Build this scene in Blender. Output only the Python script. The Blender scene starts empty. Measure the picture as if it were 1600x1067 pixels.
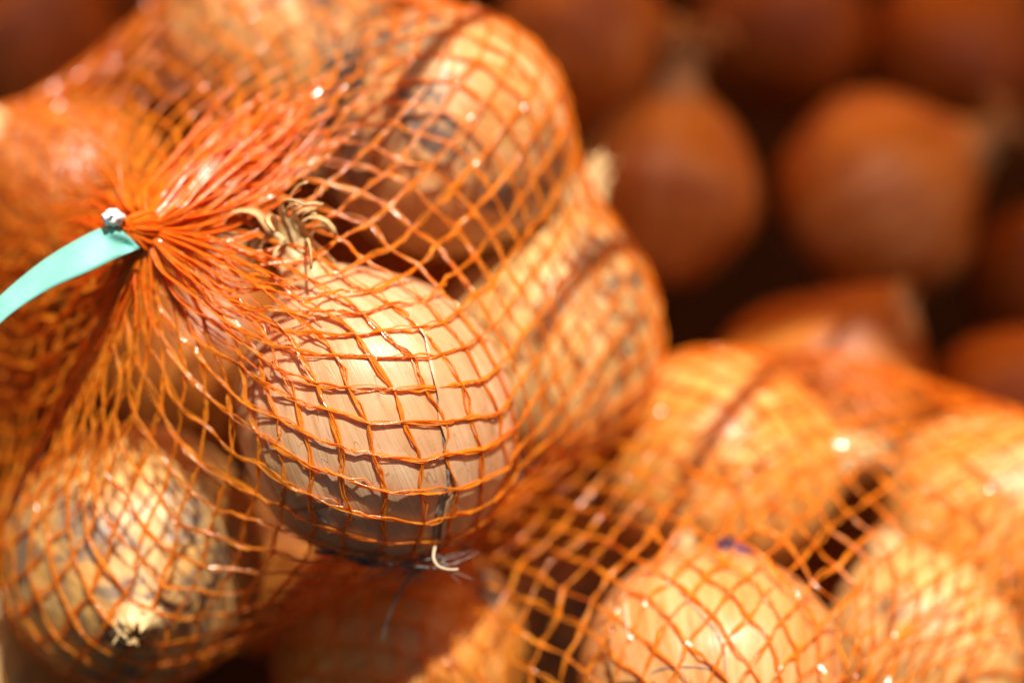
import bpy, math, random
import numpy as np
from mathutils import Vector, Matrix, noise

# ------------------------------------------------------------------ camera, world, sun, exposure
sc = bpy.context.scene
col = sc.collection
R = math.radians

PITCH = R(42.0)                      # the camera looks down on the pile
CAM = np.array([0.0, -0.46, 0.62])
LENS = 85.0
KPX = 36.0 / LENS / 1600.0           # metres per photo pixel per metre of distance
FOCUS = 0.578
FSTOP = 2.8
c_, s_ = math.cos(PITCH), math.sin(PITCH)
CR = np.array([1.0, 0, 0]); CU = np.array([0, s_, c_]); CF = np.array([0, c_, -s_])

cam = bpy.data.cameras.new('camera'); camo = bpy.data.objects.new('camera', cam); col.objects.link(camo)
camo.location = CAM; camo.rotation_euler = (math.pi / 2 - PITCH, 0, 0)
cam.lens = LENS; cam.sensor_width = 36; cam.sensor_fit = 'HORIZONTAL'
cam.clip_start = 0.02; cam.clip_end = 50
cam.dof.use_dof = True; cam.dof.focus_distance = FOCUS; cam.dof.aperture_fstop = FSTOP
sc.camera = camo

def dirw(v):                          # direction given as right / up / towards the viewer
    w = v[0] * CR + v[1] * CU - v[2] * CF
    return w / np.linalg.norm(w)
def at(px, py, d):                    # a point at a measured place and distance
    return CAM + d * CF + (px - 800) * KPX * d * CR + (533.5 - py) * KPX * d * CU

SUN = dirw((0.15, 0.73, 0.67))
EL = math.asin(SUN[2]); AZ = math.atan2(SUN[0], SUN[1])
w = bpy.data.worlds.new('World'); sc.world = w; w.use_nodes = True
nt = w.node_tree; bg = nt.nodes['Background']
sky = nt.nodes.new('ShaderNodeTexSky'); sky.sky_type = 'NISHITA'; sky.sun_disc = False
sky.sun_elevation = EL; sky.sun_rotation = AZ; sky.dust_density = 7.0; sky.air_density = 0.8; sky.ozone_density = 0.3
nt.links.new(sky.outputs[0], bg.inputs[0]); bg.inputs[1].default_value = 0.032
sl = bpy.data.lights.new('sun', 'SUN'); sl.energy = 5.0; sl.angle = R(0.5); sl.color = (1.0, 0.92, 0.81)
slo = bpy.data.objects.new('sun', sl); col.objects.link(slo)
slo.location = (0.5, 0, 3); slo.rotation_euler = Vector(SUN).to_track_quat('Z', 'Y').to_euler()

sc.view_settings.view_transform = 'Standard'; sc.view_settings.look = 'None'
sc.view_settings.exposure = 0.52; sc.view_settings.gamma = 1.0; sc.view_settings.use_curve_mapping = False
sc.render.engine = 'CYCLES'
sc.cycles.use_denoising = True
sc.cycles.max_bounces = 6; sc.cycles.transparent_max_bounces = 6; sc.cycles.sample_clamp_indirect = 6

# ------------------------------------------------------------------ helpers
def mesh_obj(name, verts, faces, mat, parent=None, smooth=True, attr=None):
    me = bpy.data.meshes.new(name)
    if isinstance(verts, np.ndarray) and isinstance(faces, np.ndarray):
        nv, nf, k = len(verts), len(faces), faces.shape[1]
        me.vertices.add(nv); me.vertices.foreach_set('co', verts.astype(np.float32).ravel())
        me.loops.add(nf * k); me.loops.foreach_set('vertex_index', faces.astype(np.int32).ravel())
        me.polygons.add(nf); me.polygons.foreach_set('loop_start', np.arange(0, nf * k, k, dtype=np.int32))
        me.update(calc_edges=True); me.validate()
    else:
        me.from_pydata([tuple(v) for v in verts], [], [tuple(f) for f in faces])
    if smooth: me.polygons.foreach_set('use_smooth', [True] * len(me.polygons))
    if attr is not None:
        a = me.attributes.new('sv', 'FLOAT_VECTOR', 'POINT')
        a.data.foreach_set('vector', np.asarray(attr, np.float32).ravel())
    me.materials.append(mat)
    o = bpy.data.objects.new(name, me); col.objects.link(o)
    if parent is not None: o.parent = parent
    return o
def empty(name, loc=(0, 0, 0)):
    o = bpy.data.objects.new(name, None); o.empty_display_size = 0.01; col.objects.link(o); o.location = loc; return o
def tag(o, label=None, cat=None, group=None, kind=None):
    if label: o['label'] = label
    if cat: o['category'] = cat
    if group: o['group'] = group
    if kind: o['kind'] = kind
    return o

class MB:                              # collects tubes and sheets into one mesh
    def __init__(s): s.v, s.f, s.n, s.a = [], [], 0, []
    def tube(s, pts, rad, sides=5, flat=1.0, t=0.0):
        pts = np.asarray(pts, float); n = len(pts)
        rad = np.broadcast_to(np.asarray(rad, float), (n,))
        tan = np.gradient(pts, axis=0); tan /= np.linalg.norm(tan, axis=1)[:, None] + 1e-12
        ref = np.array([0.3, 0.5, 0.81]); nn = np.cross(tan, ref); nn /= np.linalg.norm(nn, axis=1)[:, None] + 1e-12
        bb = np.cross(tan, nn)
        ang = np.arange(sides) * 2 * math.pi / sides
        ring = pts[:, None] + rad[:, None, None] * (np.cos(ang)[None, :, None] * nn[:, None] + flat * np.sin(ang)[None, :, None] * bb[:, None])
        s.v.append(ring.reshape(-1, 3)); s.a.append(np.full((n * sides, 3), t))
        i = np.arange(n - 1)[:, None] * sides; k = np.arange(sides)[None]; k2 = (k + 1) % sides
        q = np.stack([i + k, i + k2, i + sides + k2, i + sides + k], -1).reshape(-1, 4) + s.n
        s.f.append(q); s.n += n * sides
    def grid(s, P, attr=None):             # P: (m, n, 3)
        m, n = P.shape[:2]
        s.v.append(P.reshape(-1, 3)); s.a.append(np.zeros((m * n, 3)) if attr is None else attr.reshape(-1, 3))
        i = np.arange(m - 1)[:, None] * n; k = np.arange(n - 1)[None]
        s.f.append(np.stack([i + k, i + k + 1, i + n + k + 1, i + n + k], -1).reshape(-1, 4) + s.n); s.n += m * n
    def build(s, name, mat, parent=None, solid=0.0):
        o = mesh_obj(name, np.concatenate(s.v), np.concatenate(s.f), mat, parent, attr=np.concatenate(s.a))
        if solid:
            md = o.modifiers.new('thickness', 'SOLIDIFY'); md.thickness = solid; md.offset = 0
        return o

# ------------------------------------------------------------------ materials
def new_mat(name):
    m = bpy.data.materials.new(name); m.use_nodes = True
    return m, m.node_tree.nodes, m.node_tree.links, m.node_tree.nodes['Principled BSDF']
def N(nodes, t, **kw):
    n = nodes.new(t)
    for k, v in kw.items(): setattr(n, k, v)
    return n
def noise_node(nodes, links, vec, scale, detail=3, rough=0.55, dist=0.0):
    n = N(nodes, 'ShaderNodeTexNoise'); n.inputs['Scale'].default_value = scale; n.inputs['Detail'].default_value = detail
    n.inputs['Roughness'].default_value = rough; n.inputs['Distortion'].default_value = dist
    links.new(vec, n.inputs['Vector']); return n.outputs['Fac']
def ramp(nodes, links, fac, stops):
    r = N(nodes, 'ShaderNodeValToRGB'); e = r.color_ramp.elements
    while len(e) < len(stops): e.new(0.5)
    for k, (p, cc) in enumerate(stops):
        e[k].position = p; e[k].color = (*cc, 1) if len(cc) == 3 else cc
    links.new(fac, r.inputs[0]); return r.outputs[0]
def mixc(nodes, links, fac, a, b, mode='MIX'):
    m = N(nodes, 'ShaderNodeMix', data_type='RGBA', blend_type=mode)
    for sck, v in ((m.inputs[0], fac), (m.inputs[6], a), (m.inputs[7], b)):
        if hasattr(v, 'links'): links.new(v, sck)
        elif isinstance(v, (int, float)): sck.default_value = v
        else: sck.default_value = (*v, 1)
    return m.outputs[2]
def vmul(nodes, links, vec, xyz):
    m = N(nodes, 'ShaderNodeVectorMath', operation='MULTIPLY'); links.new(vec, m.inputs[0]); m.inputs[1].default_value = xyz
    return m.outputs[0]
def maprange(nodes, links, v, a, b, c=0.0, d=1.0):
    m = N(nodes, 'ShaderNodeMapRange'); links.new(v, m.inputs[0])
    for k, x in enumerate((a, b, c, d)): m.inputs[k + 1].default_value = x
    return m.outputs[0]

def skin_mat(name, pale, mid, deep, stain=0.0, stain_col=(0.05, 0.045, 0.05), rough=0.40, vein=0.55, patch=0.5):
    m, nd, lk, bs = new_mat(name)
    at_ = N(nd, 'ShaderNodeAttribute', attribute_name='sv').outputs['Vector']
    ob = N(nd, 'ShaderNodeTexCoord').outputs['Object']
    oi = N(nd, 'ShaderNodeObjectInfo').outputs['Random']
    off = N(nd, 'ShaderNodeVectorMath', operation='ADD'); lk.new(at_, off.inputs[0]); lk.new(oi, off.inputs[1]); sv = off.outputs[0]
    obo = N(nd, 'ShaderNodeVectorMath', operation='ADD'); lk.new(ob, obo.inputs[0]); lk.new(oi, obo.inputs[1]); obv = obo.outputs[0]
    streak = noise_node(nd, lk, vmul(nd, lk, sv, (9, 9, 0.9)), 1.0, 5, 0.62, 0.2)
    fine = noise_node(nd, lk, vmul(nd, lk, sv, (40, 40, 0.9)), 1.0, 4, 0.6, 0.06)
    vn = noise_node(nd, lk, vmul(nd, lk, sv, (6.5, 6.5, 0.8)), 1.0, 2, 0.4, 0.5)
    patchn = noise_node(nd, lk, obv, 26, 4, 0.6, 0.4)
    mott = noise_node(nd, lk, obv, 330, 4, 0.65)
    base = ramp(nd, lk, streak, [(0.24, deep), (0.48, mid), (0.72, pale)])
    base = mixc(nd, lk, maprange(nd, lk, patchn, 0.48, 0.66, 0, patch), base, deep)
    base = mixc(nd, lk, maprange(nd, lk, fine, 0.50, 0.74, 0, 0.20), base, tuple(x * 0.62 for x in mid))
    base = mixc(nd, lk, maprange(nd, lk, mott, 0.55, 0.75, 0, 0.35), base, tuple(x * 0.55 for x in deep))
    # thin longitudinal veins
    ab = N(nd, 'ShaderNodeMath', operation='PINGPONG'); mu = N(nd, 'ShaderNodeMath', operation='MULTIPLY'); mu.inputs[1].default_value = 9.0
    lk.new(vn, mu.inputs[0]); lk.new(mu.outputs[0], ab.inputs[0]); ab.inputs[1].default_value = 0.5
    vl = maprange(nd, lk, ab.outputs[0], 0.0, 0.035, vein, 0)
    base = mixc(nd, lk, vl, base, tuple(x * 0.35 for x in deep))
    if stain > 0:
        sn = noise_node(nd, lk, obv, 75, 5, 0.7, 0.8)
        sn2 = noise_node(nd, lk, obv, 24, 2, 0.5)
        mm = N(nd, 'ShaderNodeMath', operation='MULTIPLY'); lk.new(maprange(nd, lk, sn, 0.45, 0.56), mm.inputs[0])
        lk.new(maprange(nd, lk, sn2, 0.58 - 0.2 * stain, 0.68 - 0.2 * stain, 0, 0.85), mm.inputs[1])
        base = mixc(nd, lk, mm.outputs[0], base, stain_col)
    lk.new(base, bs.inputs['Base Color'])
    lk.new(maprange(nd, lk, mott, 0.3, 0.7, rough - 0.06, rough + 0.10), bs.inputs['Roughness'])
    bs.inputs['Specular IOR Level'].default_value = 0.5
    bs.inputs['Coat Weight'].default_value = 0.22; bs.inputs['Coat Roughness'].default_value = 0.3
    hs = N(nd, 'ShaderNodeMath', operation='ADD'); lk.new(fine, hs.inputs[0]); lk.new(vl, hs.inputs[1])
    h2 = N(nd, 'ShaderNodeMath', operation='MULTIPLY_ADD'); lk.new(patchn, h2.inputs[0]); h2.inputs[1].default_value = 2.0; lk.new(hs.outputs[0], h2.inputs[2])
    bp = N(nd, 'ShaderNodeBump'); bp.inputs['Strength'].default_value = 0.35; bp.inputs['Distance'].default_value = 0.0005
    lk.new(h2.outputs[0], bp.inputs['Height']); lk.new(bp.outputs[0], bs.inputs['Normal']); lk.new(bp.outputs[0], bs.inputs['Coat Normal'])
    return m

SK = {
 'pink':   skin_mat('skin_pink_tan', (0.71, 0.47, 0.29), (0.63, 0.37, 0.19), (0.50, 0.24, 0.085), 0.0, patch=0.45, vein=0.45),
 'peach':  skin_mat('skin_peach', (0.74, 0.44, 0.20), (0.64, 0.30, 0.095), (0.46, 0.16, 0.025), 0.0, patch=0.35, vein=0.4),
 'red':    skin_mat('skin_reddish', (0.62, 0.27, 0.09), (0.50, 0.16, 0.03), (0.36, 0.09, 0.012), 0.3, patch=0.4),
 'cream':  skin_mat('skin_cream', (0.78, 0.56, 0.27), (0.66, 0.40, 0.13), (0.46, 0.21, 0.035), 0.12),
 'spotty': skin_mat('skin_spotted', (0.75, 0.52, 0.20), (0.61, 0.35, 0.10), (0.40, 0.18, 0.03), 0.85, (0.13, 0.10, 0.08), patch=0.45),
 'grey':   skin_mat('skin_grey_stained', (0.78, 0.52, 0.27), (0.62, 0.33, 0.11), (0.42, 0.16, 0.025), 0.6, (0.06, 0.055, 0.06)),
 'gold':   skin_mat('skin_gold', (0.82, 0.54, 0.23), (0.66, 0.32, 0.06), (0.44, 0.15, 0.01), 0.0, rough=0.33),
 'copper': skin_mat('skin_copper', (0.86, 0.60, 0.32), (0.66, 0.30, 0.05), (0.40, 0.11, 0.006), 0.0, patch=0.8, rough=0.32),
 'orange': skin_mat('skin_orange', (0.76, 0.43, 0.16), (0.60, 0.23, 0.025), (0.36, 0.09, 0.004), 0.0, patch=0.75),
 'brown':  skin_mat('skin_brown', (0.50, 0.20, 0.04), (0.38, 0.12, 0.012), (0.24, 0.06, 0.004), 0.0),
}
def simple_mat(name, c1, c2, scale=200, rough=0.6, bump=0.3, trans=0.0):
    m, nd, lk, bs = new_mat(name)
    ob = N(nd, 'ShaderNodeTexCoord').outputs['Object']
    n = noise_node(nd, lk, ob, scale, 4, 0.6, 0.3)
    cc = ramp(nd, lk, n, [(0.3, c1), (0.7, c2)]); lk.new(cc, bs.inputs['Base Color'])
    bs.inputs['Roughness'].default_value = rough
    bp = N(nd, 'ShaderNodeBump'); bp.inputs['Strength'].default_value = bump; bp.inputs['Distance'].default_value = 0.0004
    lk.new(n, bp.inputs['Height']); lk.new(bp.outputs[0], bs.inputs['Normal'])
    if trans:
        tr = N(nd, 'ShaderNodeBsdfTranslucent'); lk.new(cc, tr.inputs[0])
        mx = N(nd, 'ShaderNodeMixShader'); mx.inputs[0].default_value = trans
        lk.new(bs.outputs[0], mx.inputs[1]); lk.new(tr.outputs[0], mx.inputs[2]); lk.new(mx.outputs[0], nd['Material Output'].inputs[0])
    return m
M_STRAW = simple_mat('dry_neck', (0.56, 0.33, 0.10), (0.88, 0.70, 0.38), 260, 0.45, 0.5, 0.2)
M_GREY = simple_mat('dry_roots_grey', (0.08, 0.068, 0.055), (0.34, 0.28, 0.21), 260, 0.7, 0.4)
M_SOIL = simple_mat('soil_black', (0.03, 0.027, 0.025), (0.20, 0.17, 0.15), 500, 0.8, 0.5)
M_PALE = simple_mat('pale_root', (0.48, 0.36, 0.20), (0.66, 0.54, 0.36), 300, 0.5, 0.2)
M_SPLIT = simple_mat('skin_split', (0.13, 0.11, 0.09), (0.32, 0.27, 0.22), 400, 0.6, 0.4)
M_TAPE = simple_mat('turquoise_tape', (0.19, 0.62, 0.54), (0.27, 0.72, 0.64), 90, 0.5, 0.05, 0.25)
M_TAPEEND = simple_mat('white_tape_end', (0.75, 0.80, 0.85), (0.85, 0.88, 0.92), 90, 0.25, 0.1)
M_PURPLE = simple_mat('purple_scrap', (0.035, 0.012, 0.05), (0.07, 0.02, 0.09), 200, 0.5, 0.2)
M_GROUND = simple_mat('dark_board', (0.012, 0.007, 0.004), (0.03, 0.015, 0.007), 30, 0.75, 0.5)
M_GROUND.node_tree.nodes['Principled BSDF'].inputs['Specular IOR Level'].default_value = 0.08
M_SHADE = simple_mat('warm_shade_cloth', (0.88, 0.46, 0.06), (0.92, 0.50, 0.07), 8, 0.9, 0.1, 0.84)  # translucent orange chosen to tint the light under the added sheet

def net_mat(name, c1, c2, trans=0.42, rough=0.25, film=0.40, gloss=1.0):
    m, nd, lk, bs = new_mat(name)
    ob = N(nd, 'ShaderNodeTexCoord').outputs['Object']
    n = noise_node(nd, lk, ob, 420, 3, 0.6)
    n2 = noise_node(nd, lk, ob, 1100, 2, 0.6)
    cc = ramp(nd, lk, n, [(0.3, c1), (0.7, c2)]); lk.new(cc, bs.inputs['Base Color'])
    lk.new(maprange(nd, lk, n2, 0.3, 0.7, rough - 0.07, rough + 0.16), bs.inputs['Roughness'])
    bs.inputs['IOR'].default_value = 1.5; bs.inputs['Specular IOR Level'].default_value = 0.85
    bp = N(nd, 'ShaderNodeBump'); bp.inputs['Strength'].default_value = 0.6; bp.inputs['Distance'].default_value = 0.00022
    lk.new(n2, bp.inputs['Height']); lk.new(bp.outputs[0], bs.inputs['Normal'])
    b2 = N(nd, 'ShaderNodeBump'); b2.inputs['Strength'].default_value = 0.5; b2.inputs['Distance'].default_value = 0.00012      # crinkled gloss
    n3 = noise_node(nd, lk, ob, 1300, 1, 0.5); lk.new(n3, b2.inputs['Height']); lk.new(b2.outputs[0], bs.inputs['Coat Normal'])
    bs.inputs['Coat Weight'].default_value = gloss; bs.inputs['Coat Roughness'].default_value = 0.16; bs.inputs['Coat IOR'].default_value = 1.75
    tr = N(nd, 'ShaderNodeBsdfTranslucent'); lk.new(cc, tr.inputs[0])
    mx = N(nd, 'ShaderNodeMixShader'); mx.inputs[0].default_value = trans
    lk.new(bs.outputs[0], mx.inputs[1]); lk.new(tr.outputs[0], mx.inputs[2])
    tp = N(nd, 'ShaderNodeBsdfTransparent'); tp.inputs[0].default_value = (1.0, 0.50, 0.12, 1)      # see-through film
    m2 = N(nd, 'ShaderNodeMixShader'); m2.inputs[0].default_value = film
    lk.new(mx.outputs[0], m2.inputs[1]); lk.new(tp.outputs[0], m2.inputs[2]); lk.new(m2.outputs[0], nd['Material Output'].inputs[0])
    return m
M_NET = net_mat('orange_net', (0.96, 0.38, 0.008), (0.98, 0.54, 0.05))
M_NECK = net_mat('orange_net_bunch', (0.95, 0.18, 0.003), (0.97, 0.29, 0.01), 0.40, 0.35, 0.1, 0.12)

# ------------------------------------------------------------------ setting
def sheet(name, x0, x1, y0, y1, z, mat, th):
    v = [(x0, y0, z), (x1, y0, z), (x1, y1, z), (x0, y1, z), (x0, y0, z - th), (x1, y0, z - th), (x1, y1, z - th), (x0, y1, z - th)]
    f = [(0, 1, 2, 3), (7, 6, 5, 4), (0, 4, 5, 1), (1, 5, 6, 2), (2, 6, 7, 3), (3, 7, 4, 0)]
    o = mesh_obj(name, v, f, mat, smooth=False); o['kind'] = 'structure'; return o
sheet('ground', -4, 4, -3, 5, 0.0, M_GROUND, 0.05)
shade_ob = sheet('shade_cloth', -3, 3, 0.0, 3.0, 0.0, M_SHADE, 0.01)      # unseen sheet added to shade the back onions and warm their light
shade_ob.location = (0.014 + SUN[0] / SUN[2] * 1.1, 0.115 + SUN[1] / SUN[2] * 1.1, 1.32); shade_ob.rotation_euler = (0, 0, R(-17))

# ------------------------------------------------------------------ onions
ON = {}
def frame_of(axis, roll):
    z = Vector(axis).normalized(); h = Vector((0.13, 0.31, 0.94)) if abs(z.z) < 0.9 else Vector((1, 0, 0))
    x = h.cross(z).normalized(); y = z.cross(x)
    return np.array((x, y, z)).T @ np.array(Matrix.Rotation(roll, 3, 'Z'))

def make_onion(key, px, py, d, a, c, axis, style, label, roll=0.0, neck=1.0, roots=1.0, seed=1, front=True):
    rng = random.Random(seed); a *= 0.001; c *= 0.001
    ctr = at(px, py, d); Rm = frame_of(dirw(axis), roll)
    root = empty('onion', ctr); tag(root, label, 'onion', 'onions in the net bags')
    mw = Matrix(Rm.tolist()).to_4x4(); mw.translation = Vector(ctr); root.matrix_world = mw
    nu, nv = (96, 60) if front else (56, 36)
    so = Vector((rng.uniform(-50, 50), rng.uniform(-50, 50), rng.uniform(-50, 50)))
    V = np.zeros((nv + 1, nu, 3)); A = np.zeros((nv + 1, nu, 3))
    for j in range(nv + 1):
        t = math.pi * (0.02 + 0.955 * j / nv)
        for i in range(nu):
            th = 2 * math.pi * i / nu
            q = Vector((math.cos(th) * math.sin(t), math.sin(th) * math.sin(t), -math.cos(t)))
            f = 1 + (0.030 if front else 0.075) * noise.noise(q * 1.3 + so) + 0.010 * noise.noise(q * 3.7 + so)
            f += 0.0045 * noise.noise(Vector((math.cos(th) * 7, math.sin(th) * 7, t * 0.7)) + so)   # soft ribs
            z = -c * math.cos(t) * f
            e = math.exp(-((math.pi - t) / 0.36) ** 2)
            z += 0.17 * c * e
            z += 0.05 * c * math.exp(-(t / 0.25) ** 2)
            V[j, i] = (a * q.x * f, a * q.y * f, z); A[j, i] = (math.cos(th), math.sin(th), t)
    idx = np.arange((nv + 1) * nu).reshape(nv + 1, nu); nx = np.roll(idx, -1, 1)
    F = np.stack([idx[:-1], nx[:-1], nx[1:], idx[1:]], -1).reshape(-1, 4)
    nb = (nv + 1) * nu; caps = []
    for j, z0 in ((0, -0.0006), (nv, 0.0012)):
        V2 = V[j].mean(0) + np.array([0, 0, z0]); caps.append(V2)
    k0 = np.arange(nu); k1 = (k0 + 1) % nu
    F = np.concatenate([F, np.stack([k1, k0, np.full(nu, nb), np.full(nu, nb)], -1), np.stack([idx[-1][k0], idx[-1][k1], np.full(nu, nb + 1), np.full(nu, nb + 1)], -1)])
    fl = [tuple(int(x) for x in f[:3]) if f[2] == f[3] else tuple(int(x) for x in f) for f in F]
    mesh_obj('bulb', list(V.reshape(-1, 3)) + caps, fl, SK[style], root, attr=np.concatenate([A.reshape(-1, 3), [[1, 0, 0.0], [1, 0, 3.1]]]))
    # papery neck
    if neck > 0:
        mb = MB(); top = V[-1].mean(0); r0 = np.linalg.norm(V[-4, :, :2], axis=1).mean(); h = 0.013 * neck
        zb = V[-4, :, 2].mean() - 0.0008
        n1, n2 = 28, 9; P = np.zeros((n2, n1 + 1, 3)); hs = [rng.uniform(0.45, 1.25) for _ in range(n1)]
        jit = [rng.uniform(-0.4, 0.3) for _ in range(n1)]; hs = [0.5 * (hs[k - 1] + hs[k]) for k in range(n1)]
        bx, by = rng.uniform(-0.4, 0.4), rng.uniform(-0.4, 0.4)
        for j in range(n2):
            s = j / (n2 - 1)
            for i in range(n1 + 1):
                k = i % n1; th = 2 * math.pi * k / n1 + 0.8 * s
                cr = 1 + 0.35 * s * noise.noise(Vector((math.cos(th) * 2.2, math.sin(th) * 2.2, s * 2)) + so) + jit[k] * s
                r = (r0 * 1.03 * (1 - s) ** 2 + 0.0046 * (1 - (1 - s) ** 2) - 0.0022 * s ** 3) * cr
                zz = h * hs[k] * s
                P[j, i] = (r * math.cos(th) + bx * zz * s, r * math.sin(th) + by * zz * s, zb + zz)
        mb.grid(P)
        for k in range(int(12 * neck ** 2.5)):                # torn dry shreds
            th = rng.uniform(0, 6.28); h0 = h * rng.uniform(0.25, 0.95); wd = rng.uniform(0.0006, 0.0018) * max(1.0, neck * 0.95); pm = rng.uniform(0.6, 3.6); ro = rng.uniform(0.0016, 0.0045) * min(neck, 1.4); r1 = rng.uniform(0.001, 0.0045); tw = rng.uniform(-0.8, 0.8)
            pts = []
            for j in range(11):
                t = j / 10; p = pm * max(0.0, t - 0.25) / 0.75
                rr = r1 + ro * (1 - math.cos(p)); zz = zb + 0.001 + h0 * min(1, t / 0.35) + ro * math.sin(p)
                a_ = th + tw * t; cx, cy = rr * math.cos(a_), rr * math.sin(a_); tx, ty = -math.sin(a_), math.cos(a_); ww = wd * (1 - 0.6 * t) * (1 + 0.25 * math.sin(5 * t + th))
                pts.append([(cx - tx * ww, cy - ty * ww, zz), (cx * 1.04, cy * 1.04, zz + 0.0003), (cx + tx * ww, cy + ty * ww, zz)])
            mb.grid(np.array(pts))
        mb.build('neck', M_STRAW, root, 0.00018)
    if roots > 0:
        mb = MB(); zr = V[0, :, 2].mean()
        g = np.zeros((5, 17, 3))
        for j in range(5):
            for i in range(17):
                th = 2 * math.pi * (i % 16) / 16; r = 0.0062 * j / 4 * (1 + 0.2 * math.sin(3 * th + seed))
                g[j, i] = (r * math.cos(th), r * math.sin(th), zr - 0.0012 + 0.0016 * (j / 4) ** 2 + 0.0004 * math.sin(9 * th + j))
        mb.grid(g)
        for k in range(int(34 * roots)):
            th = rng.uniform(0, 6.28); L = rng.uniform(0.005, 0.014) * min(roots, 1.4); sp = rng.uniform(0.2, 1.4); tw = rng.uniform(-1.6, 1.6)
            r1 = rng.uniform(0.0005, 0.005)
            pts = [(((r1 + L * sp * s) * math.cos(th + tw * s)), ((r1 + L * sp * s) * math.sin(th + tw * s)), zr - L * (s - 0.75 * sp * s * s)) for s in np.linspace(0, 1, 7)]
            mb.tube(pts, np.linspace(0.00032, 0.00012, 7), 4)
        mb.build('roots', M_GREY, root)
    rt = np.linalg.norm(V / np.array([a, a, c]), axis=2)
    ON[key] = dict(c=ctr, R=Rm, a=a, cz=c, root=root, rt=rt)
    return root

def onion_local(key, P):
    o = ON[key]; return (np.asarray(P) - o['c']) @ o['R']
def rt_of(key, l):
    rt = ON[key]['rt']; nv, nu = rt.shape[0] - 1, rt.shape[1]
    tj = min(max((math.acos(max(-1, min(1, -l[2]))) / math.pi - 0.02) / 0.955 * nv, 0), nv - 1e-4); ti = (math.atan2(l[1], l[0]) / (2 * math.pi) % 1.0) * nu
    j, i = int(tj), int(ti) % nu; fj, fi = tj - j, ti - int(ti); k = (i + 1) % nu
    return (rt[j, i] * (1 - fi) + rt[j, k] * fi) * (1 - fj) + (rt[j + 1, i] * (1 - fi) + rt[j + 1, k] * fi) * fj
def on_skin(key, px, py, lift=0.0):        # point of the bulb seen in a given direction
    o = ON[key]; sc3 = np.array([o['a'], o['a'], o['cz']])
    dr = at(px, py, 1.0) - CAM
    p = ((CAM - o['c']) @ o['R']) / sc3; q = (dr @ o['R']) / sc3
    A, B, C = q @ q, 2 * p @ q, p @ p - 1.0; D = B * B - 4 * A * C
    tt = (-B - math.sqrt(max(D, 0))) / (2 * A)
    l = (p + tt * q); l = l / np.linalg.norm(l); n = l / sc3; n /= np.linalg.norm(n)
    return l * sc3 * rt_of(key, l) + n * lift               # local coordinates

# nearest bag
make_onion('M', 588, 655, 0.613, 35, 37.5, (-0.40, 0.88, 0.26), 'pink', 'large sharp pinkish-tan onion in the middle under the tight net', 0.4, 1.45, 1.0, 11)
make_onion('T', 692, 208, 0.657, 34.0, 35, (0.70, -0.35, -0.55), 'grey', 'peach onion with grey dirt patches above the middle onion', 0.3, 1.0, 2.2, 12)
make_onion('R', 856, 535, 0.672, 31, 36, (0.22, 0.90, -0.20), 'cream', 'cream sunlit onion half hidden behind the right side of the sharp onion', 1.2, 1.2, 1.0, 13)
make_onion('L', 208, 868, 0.648, 35, 36, (0.16, -0.34, 0.92), 'spotty', 'yellow onion with dark specks, its dry neck facing the viewer, at lower left', 0.2, 0.7, 1.0, 14)
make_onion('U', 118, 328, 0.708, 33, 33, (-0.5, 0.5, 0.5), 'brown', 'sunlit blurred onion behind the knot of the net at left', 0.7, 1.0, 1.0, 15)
make_onion('A', 438, 50, 0.710, 33, 34, (0.3, -0.7, 0.2), 'cream', 'pale blurred onion at the top, left of the dirt-patched onion', 0.1, 1.0, 1.2, 16)
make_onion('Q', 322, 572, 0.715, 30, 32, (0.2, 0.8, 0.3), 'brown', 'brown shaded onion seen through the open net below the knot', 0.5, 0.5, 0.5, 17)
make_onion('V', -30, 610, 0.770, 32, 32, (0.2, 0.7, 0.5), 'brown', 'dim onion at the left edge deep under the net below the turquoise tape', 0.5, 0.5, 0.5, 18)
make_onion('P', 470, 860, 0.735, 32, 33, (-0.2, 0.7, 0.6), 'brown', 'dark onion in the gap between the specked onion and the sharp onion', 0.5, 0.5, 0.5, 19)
# lower right bag
make_onion('B', 1112, 1066, 0.632, 35, 35, (-0.12, 0.75, -0.62), 'peach', 'peach onion at the bottom edge with a bright highlight and grey root threads', 0.9, 0.6, 0.6, 21)
make_onion('E', 1118, 735, 0.692, 34, 35, (0.85, 0.1, 0.35), 'gold', 'bright orange blurred onion behind the peach onion at the bottom edge', 0.4, 1.0, 1.4, 22)
make_onion('F', 1545, 815, 0.690, 32, 32, (0.5, 0.6, 0.5), 'gold', 'blurred golden onion cut by the right edge of the picture', 0.4, 0.8, 0.8, 23)
make_onion('S', 1442, 1030, 0.668, 28, 30, (-0.3, 0.8, 0.1), 'cream', 'pale yellow onion in the lower right corner under bunched net', 0.2, 0.5, 0.5, 24)
make_onion('D', 628, 1022, 0.668, 35, 35, (-0.6, -0.5, -0.3), 'orange', 'shaded reddish onion at the bottom below the sharp onion', 0.2, 0.7, 0.7, 25)
make_onion('C', 882, 930, 0.752, 30, 31, (0.2, 0.7, 0.2), 'spotty', 'small beige onion deep in the gap left of the peach onion', 0.2, 0.5, 0.5, 26)
make_onion('Z', -60, 1090, 0.690, 33, 33, (0.3, 0.7, 0.4), 'cream', 'cream onion cut off at the lower left corner of the picture', 0.2, 0.5, 0.5, 27)
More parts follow.
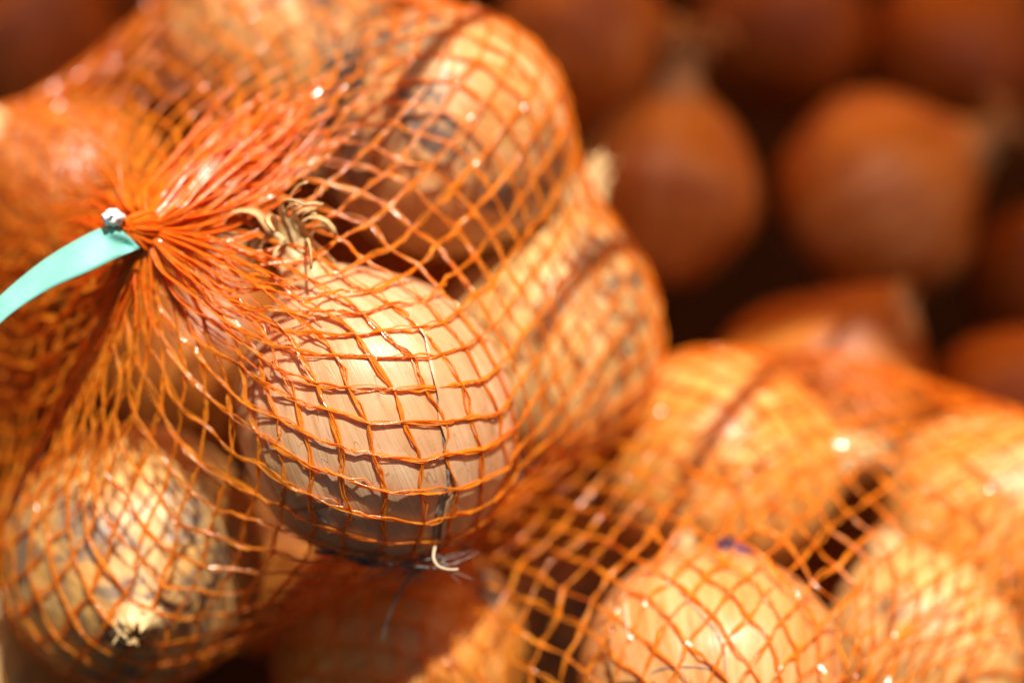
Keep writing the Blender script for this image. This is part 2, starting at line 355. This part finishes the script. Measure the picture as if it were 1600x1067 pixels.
# shaded onions behind
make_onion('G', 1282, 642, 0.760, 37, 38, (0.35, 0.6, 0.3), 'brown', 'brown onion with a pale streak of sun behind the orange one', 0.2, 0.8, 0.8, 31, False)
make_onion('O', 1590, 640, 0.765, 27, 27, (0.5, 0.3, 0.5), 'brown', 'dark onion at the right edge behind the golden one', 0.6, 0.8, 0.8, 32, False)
make_onion('I', 1036, 298, 0.795, 31.5, 31, (0.12, 0.9, 0.2), 'copper', 'blurred orange-brown onion with a straw-like dry neck, right of the dirt-patched onion', 0.2, 1.7, 0.6, 33, False)
make_onion('H', 1372, 312, 0.815, 37, 32.5, (0.85, 0.5, 0.2), 'copper', 'broad blurred shaded onion at upper right', 0.2, 1.3, 0.7, 34, False)
make_onion('J', 905, 70, 0.795, 29, 31, (0.2, 0.5, 0.42), 'orange', 'shaded orange-brown onion cut by the top edge, right of the dirt-patched onion', 0.3, 0.7, 0.5, 35, False)
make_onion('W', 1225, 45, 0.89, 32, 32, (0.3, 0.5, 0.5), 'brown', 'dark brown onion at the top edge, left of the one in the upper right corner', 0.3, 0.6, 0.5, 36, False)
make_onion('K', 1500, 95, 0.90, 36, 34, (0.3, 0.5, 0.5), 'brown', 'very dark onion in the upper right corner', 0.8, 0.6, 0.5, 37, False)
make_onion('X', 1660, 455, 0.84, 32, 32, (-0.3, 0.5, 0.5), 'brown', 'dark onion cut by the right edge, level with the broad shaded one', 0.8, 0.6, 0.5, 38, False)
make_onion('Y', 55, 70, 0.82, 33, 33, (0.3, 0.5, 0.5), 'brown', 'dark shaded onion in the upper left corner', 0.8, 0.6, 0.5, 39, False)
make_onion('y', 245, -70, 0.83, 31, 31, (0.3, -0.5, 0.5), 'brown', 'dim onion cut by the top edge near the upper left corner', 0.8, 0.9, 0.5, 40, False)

# unseen cords, added only to cast thin shadow bands across the pile
def add_shadow_cord(key, p0, p1, before, after, zc, rad):
    o = ON[key]; W = [o['c'] + o['R'] @ on_skin(key, *p) for p in (p0, p1)]
    Q = [q + SUN * (zc - q[2]) / SUN[2] for q in W]; dv = (Q[1] - Q[0]) / np.linalg.norm(Q[1] - Q[0])
    mb = MB(); mb.tube([Q[0] - dv * before + (dv * (before + after + np.linalg.norm(Q[1] - Q[0]))) * t for t in np.linspace(0, 1, 12)], rad, 8)
    c = mb.build('shadow_cord', M_SHADE, shade_ob); c.matrix_parent_inverse = (Matrix.Translation(shade_ob.location) @ shade_ob.rotation_euler.to_matrix().to_4x4()).inverted()
add_shadow_cord('T', (628, 150), (770, 25), 0.02, 0.45, 0.62, 0.0026)
add_shadow_cord('E', (1110, 690), (1180, 600), 0.05, 0.45, 0.62, 0.0026)
add_shadow_cord('R', (862, 490), (930, 410), 0.008, 0.45, 0.62, 0.0026)

# ------------------------------------------------------------------ nets
def collide(X, keys, margin):
    for k in keys:
        o = ON[k]; s3 = np.array([o['a'], o['a'], o['cz']]); rt = o['rt']; nv, nu = rt.shape[0] - 1, rt.shape[1]
        l = ((X - o['c']) @ o['R']) / s3; r = np.sqrt(np.einsum('...i,...i', l, l)) + 1e-9; m = r < 1.3
        if m.any():
            lm = l[m] / r[m][:, None]
            tj = np.clip((np.arccos(np.clip(-lm[:, 2], -1, 1)) / math.pi - 0.02) / 0.955 * nv, 0, nv - 1e-4)
            ti = (np.arctan2(lm[:, 1], lm[:, 0]) / (2 * math.pi) % 1.0) * nu
            j0 = tj.astype(int); i0 = ti.astype(int) % nu; fj = tj - j0; fi = ti - np.floor(ti); i1 = (i0 + 1) % nu
            f = (rt[j0, i0] * (1 - fi) + rt[j0, i1] * fi) * (1 - fj) + (rt[j0 + 1, i0] * (1 - fi) + rt[j0 + 1, i1] * fi) * fj
            f = f + margin / o['a']
            q = r[m] < f
            Y = X[m]; Y[q] = (lm[q] * f[q][:, None] * s3) @ o['R'].T + o['c']; X[m] = Y
    return X
def collide_balls(X, balls):
    for c, r in balls:
        dlt = X - c; dd = np.linalg.norm(dlt, axis=-1); m = dd < r
        if m.any(): X[m] = c + dlt[m] / (dd[m][:, None] + 1e-9) * r
    return X
def relax_net(K, axis, ring, Bp, n, rows, L0, keys, iters, seed, balls=(), shrink=0.06, spin=0.0, end_ring=0.02, grow=1.0, toward=None, warp=0.0):
    rng = np.random.default_rng(seed)
    axv = Bp - K; H = np.linalg.norm(axv); e3 = axv / H
    e1 = np.cross(e3, CU); e1 /= np.linalg.norm(e1); e2 = np.cross(e3, e1)
    cs = np.array([ON[k]['c'] for k in keys]); cen = cs.mean(0)
    mid = (K + Bp) / 2; shift = cen - mid; shift = shift - e3 * (shift @ e3)
    rel = cs - (mid + shift); rel = rel - np.outer(rel @ e3, e3); rho = (np.linalg.norm(rel, axis=1).max() + 0.05) * grow
    X = np.zeros((rows, n, 3)); j = np.arange(rows)[:, None]; i = np.arange(n)[None]
    th = 2 * np.pi * (i + 0.5 * (j % 2)) / n + spin * j / rows; ph = np.pi * (j / (rows - 1))
    if toward is not None:
        dv = toward - K; tm = math.atan2(dv @ e2, dv @ e1); th = th - warp * np.sin(th - tm)
    sn = np.sin(ph) ** 0.8
    X = K + (0.5 - 0.5 * np.cos(ph))[..., None] * axv + sn[..., None] * shift + (rho * sn)[..., None] * (np.cos(th)[..., None] * e1 + np.sin(th)[..., None] * e2)
    ax = axis / np.linalg.norm(axis); u = np.cross(ax, e1); u /= np.linalg.norm(u); v = np.cross(u, ax)
    if v @ e1 < 0: u, v = -u, -v
    a0 = th[0]; uu = e1 - ax * (e1 @ ax); uu /= np.linalg.norm(uu); vv = e2 - ax * (e2 @ ax); vv /= np.linalg.norm(vv)
    rr = ring * (0.75 + 0.35 * rng.random(n))
    X[0] = K + rr[:, None] * (np.cos(a0)[:, None] * uu + np.sin(a0)[:, None] * vv)
    X[-1] = Bp + end_ring * (np.cos(th[-1])[:, None] * e1 + np.sin(th[-1])[:, None] * e2)
    LR = {}
    for p in (0, 1):
        m = len(X[p:rows - 1:2])
        for side in (0, 1): LR[p, side] = L0 * (1 + 0.07 * rng.standard_normal((m, n, 1)))
    wgt = np.ones((rows, 1, 1)); wgt[0] = 0; wgt[-1] = 0
    def roll_for(p, side): return (0 if side == 0 else 1) if p == 0 else (-1 if side == 0 else 0)
    for it in range(iters):
        S = np.zeros_like(X); C = np.zeros((rows, 1, 1))
        for p in (0, 1):
            for side in (0, 1):
                r = roll_for(p, side)
                A = X[p:rows - 1:2]; Bn = np.roll(X[p + 1:rows:2], r, 1)
                S[p:rows - 1:2] += Bn; C[p:rows - 1:2] += 1
                S[p + 1:rows:2] += np.roll(A, -r, 1); C[p + 1:rows:2] += 1
        X += wgt * shrink * (S / C - X)
        for rep in range(3):
            for p in (0, 1):
                for side in (0, 1):
                    r = roll_for(p, side)
                    A = X[p:rows - 1:2]; Bn = np.roll(X[p + 1:rows:2], r, 1)
                    wa = wgt[p:rows - 1:2]; wb = wgt[p + 1:rows:2]
                    dlt = Bn - A; dd = np.linalg.norm(dlt, axis=-1, keepdims=True) + 1e-9
                    ex = dd - LR[p, side]; st = np.where(ex > 0, 1.0, 0.7)
                    cor = st * ex * dlt / dd / np.maximum(wa + wb, 1e-6)
                    X[p:rows - 1:2] = A + wa * cor
                    X[p + 1:rows:2] = np.roll(Bn - wb * cor, -r, 1)
            free = X[1:-1].copy(); free = collide(free, keys, 0.0008); free = collide_balls(free, balls); X[1:-1] = free
    return X

def net_paths(X, fam):
    rows, n = X.shape[:2]; P = np.zeros((n, rows, 3)); idx = np.arange(n)
    for j in range(rows):
        P[:, j] = X[j, idx]
        if fam == 0: idx = idx if j % 2 == 0 else (idx + 1) % n
        else: idx = (idx - 1) % n if j % 2 == 0 else idx
    return P

def smooth_noise(rng, n, m, step):
    k = m // step + 4; c = rng.standard_normal((n, k)); x = np.arange(m) / step; i = x.astype(int); f = x - i; f = f * f * (3 - 2 * f)
    return c[:, i] * (1 - f) + c[:, i + 1] * f

def net_mesh(X, keys, seed, m=6, fil=2, sides=5, width=0.00052, mat=None, name='net', parent=None, balls=(), gap=0.00052, wob=0.00014):
    rng = np.random.default_rng(seed); cen = np.mean([ON[k]['c'] for k in keys], 0)
    VV, FF, SM, base = [], [], [], 0; sides0 = sides
    for fam in (0, 1):
        P = net_paths(X, fam); n, rows = P.shape[:2]
        ext = np.concatenate([2 * P[:, :1] - P[:, 1:2], P, 2 * P[:, -1:] - P[:, -2:-1]], 1)
        segs = []
        for q in range(m):
            t = q / m
            p0, p1, p2, p3 = ext[:, :-3], ext[:, 1:-2], ext[:, 2:-1], ext[:, 3:]
            tn = 0.32
            h00, h10, h01, h11 = 2*t**3-3*t*t+1, t**3-2*t*t+t, -2*t**3+3*t*t, t**3-t*t
            segs.append(h00 * p1 + h10 * tn * (p2 - p0) + h01 * p2 + h11 * tn * (p3 - p1))
        Q = np.stack(segs, 2).reshape(n, -1, 3); Q = np.concatenate([Q, P[:, -1:]], 1)
        T = Q.shape[1]; frac = (np.arange(T) % m) / m; midw = np.sin(np.pi * frac)[None]
        Q = collide(Q, keys, 0.0006); Q = collide_balls(Q, balls)
        for f in range(fil):
            ribbon = fil > 1 and f == 0; sides = 4 if ribbon else sides0      # one filament of each strand is flat film
            tan = np.gradient(Q, axis=1); tan /= np.linalg.norm(tan, axis=2, keepdims=True) + 1e-12
            nr = Q - cen; nr -= tan * np.sum(nr * tan, 2, keepdims=True); nr /= np.linalg.norm(nr, axis=2, keepdims=True) + 1e-12
            bi = np.cross(tan, nr)
            tw = 2.2 * smooth_noise(rng, n, T, m) + (math.pi * f * 2 / max(fil, 2)) + rng.uniform(0, 6.28, (n, 1))
            am = gap * (0.45 + 0.75 * midw) * (1 + 0.45 * smooth_noise(rng, n, T, 3)) if fil > 1 else np.zeros((n, T))
            C = Q + (am * np.cos(tw))[..., None] * bi + (0.55 * am * np.sin(tw))[..., None] * nr
            C = C + wob * (smooth_noise(rng, n, T, 3)[..., None] * bi)
            C += nr * (0.00025 if fam else 0.0)
            ang0 = (1.7 if ribbon else 1.1) * smooth_noise(rng, n, T, m if ribbon else 2 * m)
            wd = width * (1 + 0.28 * smooth_noise(rng, n, T, 3)) * (1.12 - 0.28 * midw); wd = np.clip(wd, width * 0.45, width * 1.8)
            thk = 0.48 * wd
            an = np.arange(sides) * 2 * np.pi / sides
            if ribbon: an = an + np.pi / 4; wd = wd * 2.0; thk = wd * 0.16
            ca, sa = np.cos(ang0)[..., None], np.sin(ang0)[..., None]
            b2 = ca * bi + sa * nr; n2 = -sa * bi + ca * nr
            ring = C[:, :, None] + wd[..., None, None] * np.cos(an)[None, None, :, None] * b2[:, :, None] + thk[..., None, None] * np.sin(an)[None, None, :, None] * n2[:, :, None]
            VV.append(ring.reshape(-1, 3))
            hi = np.arange(n)[:, None, None] * T * sides; ti = np.arange(T - 1)[None, :, None] * sides; k = np.arange(sides)[None, None]; k2 = (k + 1) % sides
            FF.append(np.stack([hi + ti + k, hi + ti + k2, hi + ti + sides + k2, hi + ti + sides + k], -1).reshape(-1, 4) + base)
            base += n * T * sides; SM.append(np.full(len(FF[-1]), not ribbon))
    o = mesh_obj(name, np.concatenate(VV), np.concatenate(FF), mat, parent)
    o.data.polygons.foreach_set('use_smooth', np.concatenate(SM)); return o

DEBUG = False
def report(X, L0):
    d = np.linalg.norm(X[1:] - X[:-1], axis=-1); print('EDGE/L0', [round(float(v), 2) for v in (d / L0).mean(1)])
def make_bag(K, axis, ring, Bp, n, rows, L0, keys, label, seed, iters=500, m=6, fil=2, sides=5, width=0.00042, balls=(), **kw):
    X = relax_net(K, axis, ring, Bp, n, rows, L0, keys, iters, seed, balls, **kw)
    if DEBUG: report(X, L0)
    bag = empty('net_bag', K); tag(bag, label, 'net bag', 'orange net bags')
    o = net_mesh(X, keys, seed + 5, m, fil, sides, width, M_NET, 'net', bag, balls)
    o.matrix_parent_inverse = Matrix.Translation(-Vector(K))
    return bag, X

# bag with the knot
KN = at(228, 362, 0.599); KAX = dirw((-0.62, 0.16, 0.76))
neck_ball = [(ON['M']['c'] + ON['M']['R'] @ np.array([0, 0, 0.046]), 0.0065)]
BAG1 = ['M', 'T', 'R', 'L', 'U', 'A', 'Q', 'V', 'P']
bag1, X1 = make_bag(KN, KAX, 0.0034, at(560, 520, 0.80), 54, 48, 0.0079, BAG1,
                    'orange net bag gathered at a knot with a turquoise tape', 3, 420, 4, 3, 5, 0.00029, neck_ball, toward=ON['M']['c'], warp=0.25)
bag2, X2 = make_bag(at(1120, 1290, 0.615), dirw((0, -0.6, 0.8)), 0.004, at(1200, 800, 0.83), 47, 50, 0.0081, ['B', 'E', 'F', 'S', 'D', 'C'],
                    'orange net bag over the peach, bright orange and golden onions at lower right', 7, 420, 4, 2, 5, 0.00033)
# gathered neck of the near bag
def bag_part(o, K): o.matrix_parent_inverse = Matrix.Translation(-Vector(K)); return o
rng = random.Random(5); mb = MB()
e1 = np.cross(KAX, CU); e1 /= np.linalg.norm(e1); e2 = np.cross(KAX, e1)
for k in range(150):
    th = rng.uniform(0, 6.28); r0 = math.sqrt(rng.random()); L = rng.uniform(0.006, 0.0085); bend = rng.uniform(-0.4, 0.4); jx = rng.uniform(0.9, 1.15)
    pts = []
    for t in np.linspace(0, 1, 9):
        rr = r0 * jx * (0.0032 + 0.0017 * math.sin(math.pi * min(1.0, t * 1.05)) - 0.0010 * t * t)
        pts.append(KN + KAX * (-0.003 + (L * (1 - 0.25 * r0 ** 2) + 0.003) * t) + rr * (math.cos(th + bend * t) * e1 + math.sin(th + bend * t) * e2))
    mb.tube(pts, 0.00045, 5)
nrng = np.random.default_rng(8)
for fam in (0, 1):                                # bunched strands fused past the knot, thick towards the big onions
    for P in net_paths(X1, fam):
        dv = P[7] - KN; an = math.atan2(dv @ CU, dv @ CR)
        wt = math.exp(-((an - 0.75) / 0.45) ** 2) + 0.9 * math.exp(-((an + 0.62) / 0.32) ** 2) + 0.3 * math.exp(-((abs(an) - 3.0) / 0.4) ** 2)
        for dup in range(2 + int(round(4 * min(wt, 1)))):
            L = rng.uniform(2.0, 4.0) + rng.uniform(1.0, 5.5 if an > 0 else 3.0) * min(wt, 1); ts = np.linspace(0, L, 18); q = np.array([P[int(t)] * (1 - t % 1) + P[int(t) + 1] * (t % 1) for t in ts])
            for _ in range(3): q[1:-1] = 0.5 * q[1:-1] + 0.25 * (q[2:] + q[:-2])
            if dup: q += (np.linspace(0, 1, 18)[:, None] ** 0.7) * 0.0030 * nrng.standard_normal(3) + 0.0003 * smooth_noise(nrng, 3, 18, 4).T * np.linspace(0, 1, 18)[:, None]
            q = collide(q, BAG1, 0.0006)
            mb.tube(q, np.linspace(0.0006, 0.00022, 18) * rng.uniform(0.7, 1.2), 4, 0.5)
gn = bag_part(mb.build('gathered_neck', M_NECK, bag1), KN); gn.data.polygons.foreach_set('use_smooth', [False] * len(gn.data.polygons))

# turquoise tape: a flat strip wound round the neck, one end running off to the left
def edge_curve(pts, n):
    P = np.array([at(*p) for p in pts]); ts = np.linspace(0, len(P) - 1, n); out = []
    for t in ts:
        i = min(int(t), len(P) - 2); f = t - i
        a, b = P[i], P[i + 1]; p0 = P[max(i - 1, 0)]; p3 = P[min(i + 2, len(P) - 1)]
        out.append(0.5 * ((2 * a) + (-p0 + b) * f + (2 * p0 - 5 * a + 4 * b - p3) * f * f + (-p0 + 3 * a - 3 * b + p3) * f ** 3))
    return np.array(out)
top = edge_curve([(186, 352, 0.5935), (158, 356, 0.5930), (110, 380, 0.5910), (60, 412, 0.5900), (0, 462, 0.5880), (-80, 540, 0.5870)], 40)
bot = edge_curve([(219, 388, 0.5935), (190, 400, 0.5915), (140, 424, 0.5880), (70, 456, 0.5870), (0, 506, 0.5850), (-60, 580, 0.5840)], 40)
ws = np.linspace(0, 1, 9)[None, :, None]; G = top[:, None] * (1 - ws) + bot[:, None] * ws
crease = (np.exp(-((np.linspace(0, 1, 40) - 0.12) / 0.06) ** 2)[:, None] * np.sin(np.linspace(0, 1, 9) * math.pi * 2)[None])
G = G + crease[..., None] * 0.0020 * (-CF) + (np.sin(np.linspace(0, math.pi, 9))[None, :, None] * 0.0005) * (-CF)
mb = MB(); mb.grid(G); tp = bag_part(mb.build('tape', M_TAPE, bag1, 0.00015), KN)
mb = MB(); c0 = at(177, 340, 0.591); g = np.zeros((13, 21, 3))      # crumpled shiny end of the tape
for j in range(13):
    for i in range(21):
        u = math.pi * (0.04 + 0.92 * j / 12); v = 2 * math.pi * i / 20
        q = Vector((math.sin(u) * math.cos(v), math.sin(u) * math.sin(v), math.cos(u)))
        f = 1 + 0.35 * noise.noise(q * 2.3 + Vector((3, 7, 1)))
        g[j, i] = c0 + f * (0.0026 * q.x * CR + 0.0022 * q.y * CU + 0.0026 * q.z * CF)
mb.grid(g); bag_part(mb.build('tape_end', M_TAPEEND, bag1), KN)

# ------------------------------------------------------------------ small details on the sharp onions
def skin_line(name, key, pix, rad, mat, lift=0.0001):
    pts = []
    for (x0, y0), (x1, y1) in zip(pix[:-1], pix[1:]):
        for t in np.linspace(0, 1, 6, endpoint=False): pts.append(on_skin(key, x0 + (x1 - x0) * t, y0 + (y1 - y0) * t, lift))
    pts.append(on_skin(key, *pix[-1], lift))
    pts = np.array(pts)
    for _ in range(3): pts[1:-1] = 0.5 * pts[1:-1] + 0.25 * (pts[:-2] + pts[2:])
    n = len(pts); rr = rad * (0.35 + 0.65 * np.sin(np.linspace(0.15, math.pi - 0.15, n))) * (1 + 0.3 * np.sin(np.arange(n) * 1.9))
    mb = MB(); mb.tube(pts, rr, 6); return mb.build(name, mat, ON[key]['root'])
skin_line('skin_split', 'M', [(682, 622), (690, 660), (694, 700), (700, 745), (699, 765), (690, 800), (684, 850)], 0.00042, M_SPLIT)
skin_line('skin_split', 'M', [(700, 750), (684, 790), (678, 830), (682, 868)], 0.00045, M_SPLIT)
skin_line('skin_split', 'M', [(486, 790), (508, 815), (526, 832)], 0.0003, M_SPLIT)
skin_line('root_thread', 'B', [(1060, 925), (1090, 955), (1118, 985), (1132, 1020), (1134, 1066)], 0.0003, M_SPLIT)
skin_line('root_thread', 'B', [(1005, 1060), (1025, 1046), (1060, 1040), (1100, 1042), (1130, 1052)], 0.0003, M_SPLIT)
skin_line('root_thread', 'B', [(981, 930), (982, 965), (984, 1003)], 0.0006, M_PALE, 0.0006)

# loose papery skin whose torn edge stands a little proud of the bulb
def skin_patch(key, left, right, mat, lift=0.0004, n=26, m=12, seed=1, curl=0.0007):
    rg = np.random.default_rng(seed)
    def res(pl):
        pl = np.array(pl, float); d = np.r_[0, np.cumsum(np.linalg.norm(np.diff(pl, axis=0), axis=1))]; t = np.linspace(0, d[-1], n)
        return np.stack([np.interp(t, d, pl[:, 0]), np.interp(t, d, pl[:, 1])], 1)
    A, B = res(left), res(right); A = A + 3.0 * smooth_noise(rg, 2, n, 2).T; G = np.zeros((n, m, 3)); S = np.zeros((n, m, 3)); o = ON[key]
    for j in range(n):
        for i in range(m):
            f = i / (m - 1); p = A[j] * (1 - f) + B[j] * f
            ed = math.exp(-f * 9); tail = min(1.0, (1 - f) * 4)
            l = on_skin(key, p[0], p[1], -0.0003 + (lift + 0.0003) * tail + curl * ed * (0.5 + 0.5 * math.sin(j * 1.3 + seed)))
            G[j, i] = l; q = l / np.array([o['a'], o['a'], o['cz']]); th = math.atan2(q[1], q[0]); S[j, i] = (math.cos(th), math.sin(th), math.acos(max(-1, min(1, -q[2] / np.linalg.norm(q)))))
    mb = MB(); mb.grid(G, S); return mb.build('loose_skin', mat, o['root'], 0.00012)
skin_patch('M', [(640, 470), (668, 560), (684, 625), (696, 700), (700, 760), (690, 820), (684, 862)], [(690, 480), (740, 560), (768, 640), (772, 720), (756, 790), (726, 840), (706, 866)], SK['pink'], seed=3)
skin_patch('M', [(412, 560), (396, 610), (402, 680), (424, 750), (456, 800)], [(470, 520), (470, 600), (480, 680), (500, 740), (520, 790)], SK['pink'], seed=5)
skin_patch('B', [(990, 900), (960, 960), (952, 1020), (958, 1067)], [(1050, 900), (1030, 960), (1025, 1020), (1030, 1067)], SK['peach'], seed=6)
skin_patch('L', [(250, 720), (262, 800), (256, 870), (240, 930)], [(330, 740), (350, 820), (340, 890), (300, 950)], SK['spotty'], seed=7)
skin_patch('T', [(640, 90), (620, 160), (640, 230), (650, 300)], [(720, 80), (720, 150), (740, 220), (740, 290)], SK['grey'], seed=8)

# dirty root end of the sharp onion: black soil, grey root wisps, one pale curled root
def wisp(mb, key, pts, r0, r1, seed):
    P = np.array([at(*p) for p in pts]); t = np.linspace(0, len(P) - 1, 22); q = np.stack([np.interp(t, np.arange(len(P)), P[:, k]) for k in range(3)], 1)
    for _ in range(4): q[1:-1] = 0.5 * q[1:-1] + 0.25 * (q[2:] + q[:-2])
    mb.tube(onion_local(key, q), np.linspace(r0, r1, 22), 5)
mb = MB(); rr = random.Random(4)
for k in range(15):
    x = rr.uniform(545, 715); y = 862 + 26 * (1 - ((x - 640) / 100) ** 2) * 0.8 + rr.uniform(-8, 8); dx = rr.uniform(25, 60); d0 = 0.602 + rr.uniform(-0.004, 0.006)
    wisp(mb, 'M', [(x - dx, y - rr.uniform(-4, 10), d0), (x, y + rr.uniform(-4, 10), d0 - 0.003), (x + dx, y - rr.uniform(0, 20), d0 + 0.001)], rr.uniform(0.00025, 0.0005), 0.0001, k)
mb.build('soil_crust', M_SOIL, ON['M']['root'])
mb = MB()
for k in range(6):
    x = rr.uniform(590, 700); wisp(mb, 'M', [(x, 868, 0.603), (x + rr.uniform(-25, 25), 888, 0.600), (x + rr.uniform(-50, 50), 900 + rr.uniform(0, 14), 0.602)], 0.00028, 0.0001, k)
wisp(mb, 'M', [(664, 886, 0.601), (640, 900, 0.603), (622, 930, 0.606), (606, 965, 0.610), (598, 1000, 0.614)], 0.0005, 0.0003, 3)
mb.build('root_wisps', M_GREY, ON['M']['root'])
mb = MB(); wisp(mb, 'M', [(680, 852, 0.596), (676, 872, 0.594), (684, 885, 0.593), (700, 890, 0.593), (716, 889, 0.593)], 0.00042, 0.0003, 3)
mb.build('pale_root', M_PALE, ON['M']['root'])

# dark purple scrap of skin lying on the peach onion
g = np.zeros((7, 15, 3))
for j in range(7):
    for i in range(15):
        u, v = j / 6 - 0.5, i / 14 - 0.5
        g[j, i] = at(1142, 864, 0.642) + 0.0105 * v * CR + 0.0062 * u * (0.75 * CU + 0.66 * CF) * (1 - 2.4 * v * v) + (0.0016 - 0.007 * v * v + 0.0005 * math.sin(9 * v + 5 * u)) * CU
mb = MB(); mb.grid(g); sp = mb.build('skin_scrap', M_PURPLE, None, 0.0003)
tag(sp, 'dark purple scrap of skin on top of the peach onion', 'skin scrap')
